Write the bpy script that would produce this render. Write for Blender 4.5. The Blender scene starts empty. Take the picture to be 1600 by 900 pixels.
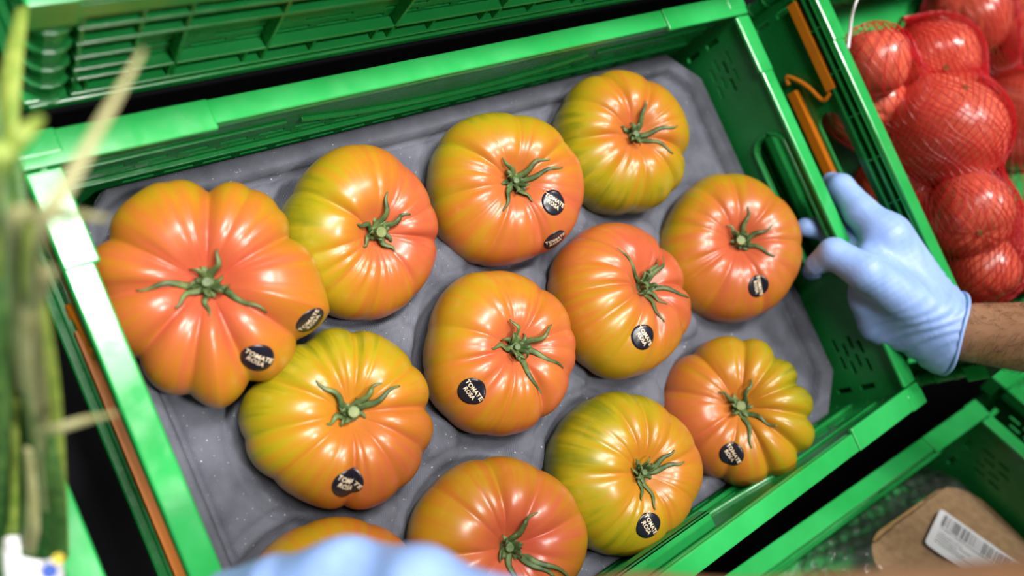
import bpy, bmesh, math, random
import numpy as np
from mathutils import Vector, Matrix, Quaternion
from mathutils.bvhtree import BVHTree
random.seed(7); rng = np.random.default_rng(7)
S = bpy.context.scene; COL = S.collection
# ------------------------------------------------------------------ camera (solved from the 600 x 400 mm crate rim)
CAM = Vector((-0.36343, 0.006874, 0.473574))
ROT = Matrix(((0.774794, 0.313802, -0.548837), (-0.400324, 0.915423, -0.041738), (0.489321, 0.252051, 0.834887)))
FPX = 1326.39
cd = bpy.data.cameras.new('camera'); cam = bpy.data.objects.new('camera', cd); COL.objects.link(cam)
cam.matrix_world = Matrix.Translation(CAM) @ ROT.to_4x4()
cd.sensor_width = 36; cd.lens = 36 * FPX / 1600; cd.clip_start = .01; cd.clip_end = 50
cd.dof.use_dof = True; cd.dof.focus_distance = .585; cd.dof.aperture_fstop = 3.4; cd.dof.aperture_blades = 0
S.camera = cam
# ------------------------------------------------------------------ light: dim hall, two ceiling panels and two added fill lamps
w = bpy.data.worlds.new('hall'); S.world = w; w.use_nodes = True
w.node_tree.nodes['Background'].inputs[0].default_value = (.95, .98, 1, 1)
w.node_tree.nodes['Background'].inputs[1].default_value = .06
def lamp(name, loc, size, power, aim=(0, 0, 0), spread=180, col=(1, .97, .93)):
    l = bpy.data.lights.new(name, 'AREA'); l.shape = 'RECTANGLE'; l.size, l.size_y = size
    l.energy = power; l.color = col; l.spread = math.radians(spread)   # beam narrowed so the lower right falls off darker
    o = bpy.data.objects.new(name, l); COL.objects.link(o); o.location = loc
    o.rotation_euler = (Vector(aim) - Vector(loc)).to_track_quat('-Z', 'Y').to_euler()
    return o
lamp('panel_or_fill_lamp', (.02, .62, 2.0), (.30, .30), 3.5, (-.14, .18, 0), 54)
lamp('panel_or_fill_lamp', (-.02, -.50, 2.05), (.25, .17), 2.6, (-.32, -.06, 0), 42)
lamp('panel_or_fill_lamp', (-.50, .38, 1.6), (.5, .5), 3.2, (-.24, .12, 0), 56)  # added fill lamp, lifts the left side
lamp('panel_or_fill_lamp', (.80, .45, 2.0), (.4, .4), 5.2, (.60, .16, 0), 50)  # added fill lamp, brightens the netted tomatoes at right
S.view_settings.view_transform = 'Standard'; S.view_settings.look = 'None'
S.view_settings.exposure = -.14; S.view_settings.gamma = 1; S.view_settings.use_curve_mapping = False

# ------------------------------------------------------------------ helpers
def ray(px, py):
    return ROT @ Vector(((px - 800) / FPX, -(py - 450) / FPX, -1))
def PD(px, py, d):
    return CAM + ray(px, py) * d
def UZ(px, py, z):
    r = ray(px, py); return CAM + r * ((z - CAM.z) / r.z)
def mat(name, col, rough=.5, **kw):
    m = bpy.data.materials.new(name); m.use_nodes = True
    b = m.node_tree.nodes['Principled BSDF']
    b.inputs['Base Color'].default_value = (*col, 1); b.inputs['Roughness'].default_value = rough
    for k, v in kw.items(): b.inputs[k.replace('_', ' ')].default_value = v
    return m
class NT:
    def __init__(s, m): s.t = m.node_tree; s.b = s.t.nodes['Principled BSDF']
    def n(s, typ, ins=None, **at):
        x = s.t.nodes.new(typ)
        for k, v in at.items(): setattr(x, k, v)
        for k, v in (ins or {}).items():
            if isinstance(v, bpy.types.NodeSocket): s.t.links.new(v, x.inputs[k])
            else: x.inputs[k].default_value = v
        return x
    def l(s, a, b): s.t.links.new(a, b)
    def ramp(s, fac, stops):
        r = s.n('ShaderNodeValToRGB'); s.l(fac, r.inputs[0]); e = r.color_ramp.elements
        while len(e) < len(stops): e.new(.5)
        for el, (p, c) in zip(e, stops): el.position = p; el.color = (*c, 1) if len(c) == 3 else c
        return r.outputs[0]
    def bump(s, h, strength, dist):
        b = s.n('ShaderNodeBump', {'Strength': strength, 'Distance': dist, 'Height': h}); s.l(b.outputs[0], s.b.inputs['Normal'])
def mesh_obj(name, verts, faces, m=None, parent=None, smooth=False, bevel=0):
    me = bpy.data.meshes.new(name)
    me.from_pydata([tuple(v) for v in verts], [], [tuple(int(i) for i in f) for f in faces]); me.update()
    return link(name, me, m, parent, smooth, bevel)
def link(name, me, m=None, parent=None, smooth=False, bevel=0):
    o = bpy.data.objects.new(name, me); COL.objects.link(o)
    if m: me.materials.append(m)
    if parent: o.parent = parent
    if smooth: me.polygons.foreach_set('use_smooth', [True] * len(me.polygons))
    if bevel:
        md = o.modifiers.new('bevel', 'BEVEL'); md.width = bevel; md.segments = 2; md.limit_method = 'ANGLE'; md.angle_limit = math.radians(40)
        md.harden_normals = False
    return o
def tag(o, label, cat, group=None):
    o['label'] = label; o['category'] = cat
    if group: o['group'] = group
    return o
def empty(name, loc, rot=None):
    o = bpy.data.objects.new(name, None); COL.objects.link(o); o.empty_display_size = .03
    o.matrix_world = Matrix.Translation(loc) @ (rot.to_4x4() if rot else Matrix()); return o
class MB:
    def __init__(s): s.v = []; s.f = []
    def add(s, v, f):
        n = len(s.v); s.v += [tuple(p) for p in v]; s.f += [tuple(i + n for i in q) for q in f]; return s
    def box(s, a, b):
        x0, y0, z0 = a; x1, y1, z1 = b
        x0, x1 = min(x0, x1), max(x0, x1); y0, y1 = min(y0, y1), max(y0, y1); z0, z1 = min(z0, z1), max(z0, z1)
        return s.add([(x0, y0, z0), (x1, y0, z0), (x1, y1, z0), (x0, y1, z0), (x0, y0, z1), (x1, y0, z1), (x1, y1, z1), (x0, y1, z1)],
                     [(0, 3, 2, 1), (4, 5, 6, 7), (0, 1, 5, 4), (1, 2, 6, 5), (2, 3, 7, 6), (3, 0, 4, 7)])
    def tube(s, pts, rad, n=8, flat=1.0, nrm=None, cap=True):
        pts = [Vector(p) for p in pts]; rad = rad if hasattr(rad, '__len__') else [rad] * len(pts)
        T = [(pts[min(i + 1, len(pts) - 1)] - pts[max(i - 1, 0)]).normalized() for i in range(len(pts))]
        u = Vector(nrm) if nrm is not None else (Vector((0, 0, 1)) if abs(T[0].z) < .9 else Vector((1, 0, 0)))
        V = []; F = []
        for p, t, r in zip(pts, T, rad):
            u = (u - t * u.dot(t)).normalized(); b = t.cross(u)
            for k in range(n):
                a = 2 * math.pi * k / n; V.append(p + b * (r * math.cos(a)) + u * (r * flat * math.sin(a)))
        for i in range(len(pts) - 1):
            for k in range(n):
                F.append((i * n + k, i * n + (k + 1) % n, (i + 1) * n + (k + 1) % n, (i + 1) * n + k))
        if cap: F.append(tuple(range(n - 1, -1, -1))); F.append(tuple((len(pts) - 1) * n + k for k in range(n)))
        return s.add(V, F)
    def obj(s, name, m, parent=None, smooth=False, bevel=0): return mesh_obj(name, s.v, s.f, m, parent, smooth, bevel)
def catmull(P, n=8):
    P = [Vector(p) for p in P]; Q = [P[0] * 2 - P[1]] + P + [P[-1] * 2 - P[-2]]; out = []
    for i in range(1, len(Q) - 2):
        for k in range(n):
            t = k / n; a, b, c, d = Q[i - 1:i + 3]
            out.append(.5 * ((2 * b) + (c - a) * t + (2 * a - 5 * b + 4 * c - d) * t * t + (3 * b - a - 3 * c + d) * t ** 3))
    return out + [P[-1]]
def lerp_list(a, n):
    return list(np.interp(np.linspace(0, 1, n), np.linspace(0, 1, len(a)), a))
def plate(name, outer, holes, t, frame, m, parent, bevel=0):
    """flat plate with real holes: outer/holes are 2-D loops, frame(u,v,w) -> point, thickness 0..t along w"""
    bm = bmesh.new(); edges = []
    for loop in [outer] + holes:
        vs = [bm.verts.new((u, v, 0)) for u, v in loop]
        edges += [bm.edges.new((vs[i], vs[(i + 1) % len(vs)])) for i in range(len(vs))]
    bmesh.ops.triangle_fill(bm, use_beauty=True, use_dissolve=False, edges=edges, normal=(0, 0, 1))
    bm.verts.index_update(); V = [v.co.copy() for v in bm.verts]; F = [[v.index for v in f.verts] for f in bm.faces]
    B = [(e.verts[0].index, e.verts[1].index) for e in bm.edges if len(e.link_faces) == 1]; bm.free()
    n = len(V)
    verts = [frame(v.x, v.y, 0) for v in V] + [frame(v.x, v.y, t) for v in V]
    faces = F + [[i + n for i in reversed(f)] for f in F] + [(a, b, b + n, a + n) for a, b in B]
    me = bpy.data.meshes.new(name); me.from_pydata([tuple(v) for v in verts], [], faces)
    bm = bmesh.new(); bm.from_mesh(me); bmesh.ops.recalc_face_normals(bm, faces=bm.faces); bm.to_mesh(me); bm.free()
    return link(name, me, m, parent, False, bevel)
def rrect(cx, cy, hx, hy, r=0, n=4):
    if r <= 0: return [(cx - hx, cy - hy), (cx + hx, cy - hy), (cx + hx, cy + hy), (cx - hx, cy + hy)]
    out = []
    for k, (sx, sy) in enumerate(((1, 1), (-1, 1), (-1, -1), (1, -1))):
        for i in range(n + 1):
            a = math.pi / 2 * (k + i / n); out.append((cx + sx * (hx - r) + r * math.cos(a), cy + sy * (hy - r) + r * math.sin(a)))
    return out
# implicit bodies -> one continuous surface (naive surface nets)
def capsule(P, a, b, ra, rb, flat=None):
    a = np.array(a, float); b = np.array(b, float); ab = b - a; L = ab @ ab + 1e-12
    d = P - a; t = np.clip(d @ ab / L, 0, 1); q = d - t[..., None] * ab
    if flat is not None:      # flat = (unit normal, factor): squash the section along the normal
        nn = np.array(flat[0], float); nn /= np.linalg.norm(nn); h = q @ nn; q = q + nn * (h * (1 / flat[1] - 1))[..., None]
    r = ra + (rb - ra) * t
    return np.sqrt((q * q).sum(-1)) - r
def smin(a, b, k):
    h = np.clip(.5 + .5 * (b - a) / k, 0, 1); return b + (a - b) * h - k * h * (1 - h)
def surface_nets(f, lo, hi, h):
    lo = np.array(lo, float); n = np.ceil((np.array(hi) - lo) / h).astype(int) + 1
    ax = [lo[i] + h * np.arange(n[i]) for i in range(3)]
    P = np.stack(np.meshgrid(*ax, indexing='ij'), -1); D = f(P); s = D < 0
    c = np.zeros(tuple(n - 1), int)
    for i in (0, 1):
        for j in (0, 1):
            for k in (0, 1): c += s[i:n[0] - 1 + i, j:n[1] - 1 + j, k:n[2] - 1 + k]
    act = (c > 0) & (c < 8); idx = -np.ones(act.shape, int); cells = np.argwhere(act); idx[act] = np.arange(len(cells))
    acc = np.zeros((len(cells), 3)); cnt = np.zeros(len(cells)); cor = [(i, j, k) for i in (0, 1) for j in (0, 1) for k in (0, 1)]
    for p in cor:
        for d in range(3):
            if p[d]: continue
            q = list(p); q[d] = 1; A = cells + p; B = cells + q
            da = D[tuple(A.T)]; db = D[tuple(B.T)]; m = (da < 0) != (db < 0)
            t = np.where(m, da / np.where(m, da - db, 1), 0)
            pt = A.astype(float); pt[:, d] += t; acc[m] += pt[m]; cnt[m] += 1
    V = lo + h * acc / cnt[:, None]; F = []
    for d in range(3):
        e1, e2 = [(1, 2), (2, 0), (0, 1)][d]
        sl = [slice(1, -1)] * 3; sl[d] = slice(0, n[d] - 1)
        sh = [slice(1, -1)] * 3; sh[d] = slice(1, n[d])
        a = s[tuple(sl)]; b = s[tuple(sh)]
        for flip, mk in ((False, a & ~b), (True, ~a & b)):
            g = np.argwhere(mk); off = np.ones(3, int); off[d] = 0; g = g + off
            def at(o1, o2):
                q = g.copy(); q[:, e1] += o1; q[:, e2] += o2; return idx[tuple(q.T)]
            Q = np.stack([at(-1, -1), at(0, -1), at(0, 0), at(-1, 0)], 1)
            F.append(Q[:, ::-1] if flip else Q)
    return V, np.concatenate(F)

# ------------------------------------------------------------------ materials
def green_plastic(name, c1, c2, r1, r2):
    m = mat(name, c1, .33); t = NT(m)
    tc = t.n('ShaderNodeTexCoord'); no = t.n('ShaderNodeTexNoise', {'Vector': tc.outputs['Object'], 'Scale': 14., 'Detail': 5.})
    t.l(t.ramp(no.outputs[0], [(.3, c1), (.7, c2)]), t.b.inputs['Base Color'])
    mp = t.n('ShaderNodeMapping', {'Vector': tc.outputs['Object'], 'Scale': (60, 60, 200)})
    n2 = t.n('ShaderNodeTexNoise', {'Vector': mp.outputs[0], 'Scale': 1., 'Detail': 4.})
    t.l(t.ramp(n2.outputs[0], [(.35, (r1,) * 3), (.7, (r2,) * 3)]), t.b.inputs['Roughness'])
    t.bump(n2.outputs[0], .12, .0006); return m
GREEN = green_plastic('green_plastic', (.008, .185, .035), (.016, .27, .058), .20, .36)  # wall copy of the plastic, shade put into its darker colour
LITGREEN = green_plastic('lit_green_plastic', (.014, .29, .055), (.032, .41, .100), .15, .28)  # same plastic lightened: overhead light painted into rims and base
ORANGE = mat('orange_plastic', (.72, .20, .008), .35)
BLACK = mat('black_shelf_paint', (.0035, .003, .0045), .75, Specular_IOR_Level=.08)
def pulp():
    m = mat('grey_moulded_pulp', (.115, .12, .14), .92); t = NT(m); tc = t.n('ShaderNodeTexCoord')
    a = t.n('ShaderNodeTexNoise', {'Vector': tc.outputs['Object'], 'Scale': 45., 'Detail': 6.})
    b = t.n('ShaderNodeTexNoise', {'Vector': tc.outputs['Object'], 'Scale': 420., 'Detail': 2.})
    base = t.ramp(a.outputs[0], [(.3, (.062, .066, .084)), (.7, (.112, .117, .145))])
    sp = t.ramp(b.outputs[0], [(.70, (0, 0, 0)), (.78, (1, 1, 1))])
    mx = t.n('ShaderNodeMixRGB', {'Fac': sp, 'Color1': base, 'Color2': (.42, .42, .44, 1)}); t.l(mx.outputs[0], t.b.inputs['Base Color'])
    mp = t.n('ShaderNodeMapping', {'Vector': tc.outputs['Object'], 'Rotation': (0, 0, .6), 'Scale': (1, 1, 1)})
    wv = t.n('ShaderNodeTexWave', {'Vector': mp.outputs[0], 'Scale': 260., 'Distortion': 1.5, 'Detail': 1.})
    ad = t.n('ShaderNodeMath', {0: a.outputs[0], 1: wv.outputs['Fac']}, operation='MULTIPLY_ADD'); ad.inputs[2].default_value = 0
    a2 = t.n('ShaderNodeMath', {0: b.outputs[0], 1: ad.outputs[0]}, operation='ADD')
    t.bump(a2.outputs[0], .45, .0008); return m
PULP = pulp()
def tomato_skin(name='tomato_skin', stops=None, rough=.34):
    m = mat(name, (.6, .2, .02), rough, Coat_Weight=.14, Coat_Roughness=.20); t = NT(m); t.b.inputs['Specular IOR Level'].default_value = .5
    t.b.inputs['Subsurface Weight'].default_value = .12; t.b.inputs['Subsurface Radius'].default_value = (1, .35, .1); t.b.inputs['Subsurface Scale'].default_value = .004
    at = t.n('ShaderNodeAttribute', attribute_name='ripe'); tc = t.n('ShaderNodeTexCoord')
    no = t.n('ShaderNodeTexNoise', {'Vector': tc.outputs['Object'], 'Scale': 70., 'Detail': 4.})
    mm = t.n('ShaderNodeMath', {0: no.outputs[0], 1: .16}, operation='MULTIPLY_ADD'); t.l(at.outputs['Fac'], mm.inputs[2])
    m2 = t.n('ShaderNodeMath', {0: mm.outputs[0], 1: .08}, operation='SUBTRACT')
    t.l(t.ramp(m2.outputs[0], stops or [(0, (0.0722, 0.0903, 0.0036)), (.15, (0.1662, 0.1625, 0.0043)), (.30, (0.3034, 0.2384, 0.0058)), (.45, (0.3756, 0.1950, 0.0072)), (.60, (0.4118, 0.1373, 0.0130)), (.78, (0.4407, 0.0975, 0.0325)), (1, (0.4262, 0.0578, 0.0304))]), t.b.inputs['Base Color'])
    sp = t.n('ShaderNodeTexNoise', {'Vector': tc.outputs['Object'], 'Scale': 60., 'Detail': 2.})
    t.bump(sp.outputs[0], .06, .001); return m
TOMATO = tomato_skin()
REDTOM = tomato_skin('red_tomato_skin', [(0, (.55, .040, .022)), (.5, (.66, .090, .050)), (1, (.75, .20, .11))], .28)
def leafy(name, c1, c2, rough=.55):
    m = mat(name, c1, rough); t = NT(m); tc = t.n('ShaderNodeTexCoord')
    no = t.n('ShaderNodeTexNoise', {'Vector': tc.outputs['Object'], 'Scale': 130., 'Detail': 3.})
    t.l(t.ramp(no.outputs[0], [(.35, c1), (.68, c2)]), t.b.inputs['Base Color']); return m
CALYX = leafy('calyx_green', (.030, .062, .014), (.12, .17, .05))
STEMCUT = leafy('stem_cut', (.09, .13, .03), (.22, .25, .07))
STICKER = mat('black_sticker_paper', (.010, .009, .016), .30)
CREAM = mat('cream_print', (.72, .58, .40), .45)
WHITE = mat('white_label_paper', (.80, .80, .82), .45)
INK = mat('dark_print', (.03, .03, .035), .5)
BLUEINK = mat('blue_print', (.06, .12, .45), .5); YELINK = mat('yellow_print', (.65, .50, .06), .5)
def nitrile():
    m = mat('blue_nitrile', (.28, .43, .80), .46); t = NT(m); tc = t.n('ShaderNodeTexCoord')
    t.b.inputs['Subsurface Weight'].default_value = .08; t.b.inputs['Subsurface Scale'].default_value = .004
    mp = t.n('ShaderNodeMapping', {'Vector': tc.outputs['Object'], 'Rotation': (.3, .2, .62), 'Scale': (110, 24, 60)})
    a = t.n('ShaderNodeTexNoise', {'Vector': mp.outputs[0], 'Scale': 1., 'Detail': 4., 'Distortion': .8})
    b = t.n('ShaderNodeTexNoise', {'Vector': tc.outputs['Object'], 'Scale': 600., 'Detail': 2.})
    s = t.n('ShaderNodeMath', {0: b.outputs[0], 1: .12}, operation='MULTIPLY_ADD'); t.l(a.outputs[0], s.inputs[2])
    t.l(t.ramp(a.outputs[0], [(.3, (.24, .375, .74)), (.7, (.30, .45, .83))]), t.b.inputs['Base Color'])
    t.bump(s.outputs[0], .22, .0018); return m
NITRILE = nitrile()
def skin():
    m = mat('tan_skin', (.38, .19, .10), .48); t = NT(m); tc = t.n('ShaderNodeTexCoord')
    t.b.inputs['Subsurface Weight'].default_value = .12; t.b.inputs['Subsurface Radius'].default_value = (1, .4, .2); t.b.inputs['Subsurface Scale'].default_value = .004
    a = t.n('ShaderNodeTexNoise', {'Vector': tc.outputs['Object'], 'Scale': 55., 'Detail': 5.})
    t.l(t.ramp(a.outputs[0], [(.3, (.33, .155, .075)), (.7, (.43, .225, .125))]), t.b.inputs['Base Color'])
    b = t.n('ShaderNodeTexVoronoi', {'Vector': tc.outputs['Object'], 'Scale': 700.}); t.bump(b.outputs[0], .15, .0005); return m
SKIN = skin()
HAIR = mat('arm_hair', (.030, .018, .010), .5)
SHIRT = mat('dark_work_shirt', (.02, .03, .025), .85)
CARD = leafy('brown_card', (.30, .17, .06), (.40, .245, .10), .7)
NETRED = mat('red_net_plastic', (.50, .004, .010), .35)
CORD = mat('white_cord', (.75, .74, .74), .45)

# ------------------------------------------------------------------ structure: black display shelving and the shop floor
fl = MB().box((-4, -4, -.92), (4, 4, -.90)).obj('floor', mat('shop_floor', (.16, .16, .16), .4)); fl['kind'] = 'structure'
def shelf(name, a, b, label, rot=None, loc=(0, 0, 0)):
    r = empty(name, loc, rot); MB().box(a, b).obj('board', BLACK, r, bevel=.002)
    x0, y0, z0 = a; x1, y1, z1 = b
    for yy in (y0 + .02, y1 - .05):
        MB().box((x0, yy, z0 - .04), (x1, yy + .03, z0)).obj('bearer', BLACK, r)
    return tag(r, label, 'shelf')

# ------------------------------------------------------------------ crates
def crate(name, label, rim, W=.6, D=.4, H=.125, rot=None, long_detail=(), ribs=(), rails=(), latches=(), latch_kind='full', group='green plastic produce crates', ledge=False, vents=True, hole=(.029, .0155), posts=False):
    """rim = rim centre (world); local z 0 at base, H at the rim"""
    R = rot or Matrix.Identity(3)
    root = empty(name, Vector(rim) - R @ Vector((0, 0, H)), R); tag(root, label, 'crate', group)
    hx, hy = W / 2, D / 2; ins = .0085; t = .003
    MB().box((-hx + ins, -hy + ins, .003), (hx - ins, hy - ins, .0065)).obj('base', LITGREEN, root, bevel=.001)  # lighter green so the floor looks brightly lit
    # long walls, with rows of vent slots
    for sy in (-1, 1):
        holes = []
        for row, (z, hw) in enumerate(((H - .047, .009), (H - .054, .009), (H - .068, .016), (H - .076, .010))):
            if (row == 2): xs = np.arange(-hx + .06, hx - .05, .055)
            else: xs = np.arange(-hx + .05 + .007 * row, hx - .05, .026)
            for x in xs:
                if abs(x) < .085 and row < 2: continue
                holes.append(rrect(float(x), z, hw, .0016))
        y0 = sy * (hy - ins)
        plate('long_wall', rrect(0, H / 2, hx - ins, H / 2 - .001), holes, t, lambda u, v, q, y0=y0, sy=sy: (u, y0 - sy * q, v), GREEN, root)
        b = MB()                                           # stiffening steps moulded on the inner face
        yi = y0 - sy * t
        b.box((-hx + .02, yi, H - .062), (hx - .02, yi - sy * .0035, H - .0585))
        b.box((-hx + .02, yi, H - .034), (-.14, yi - sy * .002, H - .031)); b.box((.14, yi, H - .034), (hx - .02, yi - sy * .002, H - .031))
        b.tube([(x, yi - sy * .001, H - .050 + .020 * (x / .14) ** 2) for x in np.linspace(-.13, .13, 25)], .0022, 6)
        b.obj('inner_ridge', GREEN, root, bevel=.0006)
    # short walls: handle hole, vent clusters
    for sx in (-1, 1):
        holes = [rrect(0.006, H - hole[0], .066, hole[1], .9 * hole[1])]
        for sv in (-1, 1):
            for i in range(4 if vents else 0):
                for j in range(2):
                    holes.append(rrect(sv * (hy - .046 - j * .0175 - (i % 2) * .006), H - .029 - i * .0085, .0062, .0019))
            holes.append(rrect(sv * (hy - .026), H - .040, .0025, .008)); holes.append(rrect(sv * (hy - .026), H - .066, .0025, .008))
        x0 = sx * (hx - ins)
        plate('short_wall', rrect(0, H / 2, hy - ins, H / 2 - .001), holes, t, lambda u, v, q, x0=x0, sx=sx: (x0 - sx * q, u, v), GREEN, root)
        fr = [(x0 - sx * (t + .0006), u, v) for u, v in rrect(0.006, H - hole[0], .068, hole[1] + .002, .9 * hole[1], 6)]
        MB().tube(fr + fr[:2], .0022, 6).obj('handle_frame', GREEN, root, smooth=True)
    # corner posts
    for sx in (-1, 1):
        for sy in (-1, 1):
            q = .012 if posts else .0075; b = MB(); c = (sx * (hx - q), sy * (hy - q))
            b.tube([(c[0], c[1], 0), (c[0], c[1], H - .003)], q - .0015, 16)
            for z in (.004, .022, .040, .058, .076, .092):
                if z < H - .012: b.tube([(c[0], c[1], z), (c[0], c[1], z + .0035)], q + (.0008 if posts else -.0008), 16)
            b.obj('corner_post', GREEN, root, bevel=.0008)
    # rims: long rims run through, short rims butt against them
    for sy in (-1, 1):
        b = MB(); o = sy * hy
        b.box((-hx, o, H - .004), (hx, o - sy * .0155, H))
        b.box((-hx, o, H - .016), (hx, o - sy * .003, H - .0041))
        b.box((-hx + .012, o - sy * .013, H - .009), (hx - .012, o - sy * .0155, H - .0041))
        for sx in (-1, 1):
            b.box((sx * hx, o, H - .003), (sx * (hx - .105), o - sy * .0195, H + .0016))
            b.box((sx * (hx + .0008), o + sy * .0008, H - .02), (sx * (hx - .022), o - sy * .0135, H + .0021))
        b.obj('rim', LITGREEN, root, bevel=.0016)
    for sx in (-1, 1):
        b = MB(); o = sx * hx; e = hy - .0205
        b.box((o, -e, H - .004), (o - sx * .0155, e, H))
        b.box((o, -e, H - (.0065 if sx in rails else .013)), (o - sx * .003, e, H - .0041))
        for sv in (-1, 1): b.box((o, sv * e, H - .003), (o - sx * .0185, sv * (e - .055), H + .001))
        b.obj('rim', LITGREEN, root, bevel=.0014)
    # base flange all round
    b = MB()
    for sx in (-1, 1): b.box((sx * (hx - .008), -hy, 0), (sx * (hx + .001), hy, .010)); b.box((sx * (hx - .008), -hy + .01, .022), (sx * (hx - .003), hy - .01, .0245))
    for sy in (-1, 1): b.box((-hx + .001, sy * (hy - .008), 0), (hx - .001, sy * (hy + .001), .0065))
    b.obj('base_flange', GREEN, root, bevel=.0012)
    # outer horizontal rails on a short wall
    for sx in rails:
        for z in (H - .0125, H - .0215):
            MB().box((sx * (hx - ins), -hy + .02, z - .0012), (sx * (hx + .0005 - (H - z) * .10), hy - .02, z + .0012)).obj('rail', GREEN, root, bevel=.0005)
        for y in np.arange(-hy + .045, hy - .02, .0425):
            MB().box((sx * (hx - ins), y - .0008, H - .0215), (sx * (hx - .002), y + .0008, H - .004)).obj('web', GREEN, root)
    # outer ribs on a long wall
    for sy in ribs:
        y0 = sy * (hy - ins)
        for z, x1, dep in ((.010, hx - .02, .0085), (.0245, hx - .02, .0075), (.063, hx - .02, .0080), (.0775, hx - .02, .0080), (H - .0165, hx - .02, .0080)):
            MB().box((-hx + .022, y0, z - .0012), (x1, y0 + sy * dep, z + .0014)).obj('rib', GREEN, root, bevel=.0006)
        for z in (.036, .049): MB().box((-hx + .022, y0, z - .0012), (-hx + .052, y0 + sy * .008, z + .0014)).obj('rib', GREEN, root, bevel=.0006)
        for x in [-hx + .024, -hx + .052, -hx + .076] + list(np.arange(-hx + .130, hx - .02, .088)):
            MB().box((x - .0011, y0, .003), (x + .0011, y0 + sy * .0075, H - .006)).obj('web', GREEN, root, bevel=.0004)
        for x in np.arange(-hx + .03, hx - .02, .044):
            MB().box((x - .0008, y0, .010), (x + .0008, y0 + sy * .007, .0245)).obj('web', GREEN, root)
    # orange locking levers on the outer face of a short wall
    for sx in latches:
        x = sx * (hx - .0035)
        lo = -.100 if latch_kind == 'full' else -.16
        b = MB(); b.box((x - sx * .004, .088, H - .0285), (x + sx * .0025, .175, H - .0195))
        zig = catmull([(x, .086, H - .0265), (x, .0835, H - .0365), (x, .0985, H - .0435), (x, .110, H - .051), (x, .119, H - .0605), (x, .112, H - .0625)], 6)
        b.tube(zig, .0022, 8)
        b.box((x - sx * .004, lo, H - .0665), (x + sx * .0025, .104, H - .0575))
        b.obj('locking_lever', ORANGE, root, bevel=.0014)
    if ledge:                                              # raised hand ledge inside the near wall
        y0 = -(hy - ins) + t
        b = MB(); b.box((-.20, y0, H - .024), (.042, y0 + .013, H - .020)); b.box((-.20, y0 + .010, H - .032), (.042, y0 + .013, H - .020))
        b.obj('hand_ledge', GREEN, root, bevel=.001)
    return root
main = crate('produce_crate', 'green plastic crate in the middle holding beefsteak tomatoes in a grey tray', (0, 0, 0), latches=(-1,), latch_kind='long', ledge=True)
crate('produce_crate', 'raised green crate behind the tomato crate with ribbed outer wall facing us', (.012, .412, .105), H=.105, ribs=(-1,), posts=True)
crate('produce_crate', 'green crate at right filled with red netted tomatoes beside the gloved hand', (.640, 0, .040), H=.110, rails=(-1,), latches=(-1,), vents=False, hole=(.0435, .0115))
crate('produce_crate', 'green crate stacked underneath the crate of red netted tomatoes', (.646, 0, -.072), H=.11, rails=(-1,), hole=(.0435, .0115))
AL = math.radians(31.5); YW = math.radians(-2.5)
TILT = Matrix.Rotation(YW, 3, 'Z') @ Matrix.Rotation(-AL, 3, 'X')
LP = Vector((.460, -.257, -.060))
crate('produce_crate', 'tilted green crate in the lower right corner holding a film-wrapped brown card tray', LP + TILT @ Vector((-.3, -.2, 0)), rot=TILT, H=.12)
crate('produce_crate', 'green crate at the far right edge beyond the crate with the wrapped card tray', LP + TILT @ Vector((.054 + .3, .010 - .2, 0)), rot=TILT, H=.12)
crate('produce_crate', 'green crate at lower left under the spring onions', (-.634, -.02, 0), H=.125)
crate('produce_crate', 'green crate in the top left corner beside the raised ribbed crate', (-.612, .430, .105), H=.105)
shelf('display_shelf', (-1.0, -.215, -.150), (.322, .205, -.1255), 'black display shelf board carrying the tomato crate and its left neighbour')
shelf('display_shelf', (-1.0, .209, -.028), (.32, .66, -.0005), 'raised black shelf board under the ribbed crate at the back')
shelf('display_shelf', (-.65, -.42, -.1455), (.75, .012, -.1205), 'sloping black shelf board under the two lower right crates', TILT, LP)
shelf('display_shelf', (.325, -.215, -.208), (1.25, .66, -.1825), 'black shelf board under the stacked crates on the right')
shelf('display_plinth', (-1.1, -.72, -.62), (1.5, .70, -.58), 'wide black base board low under the whole crate display')

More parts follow.
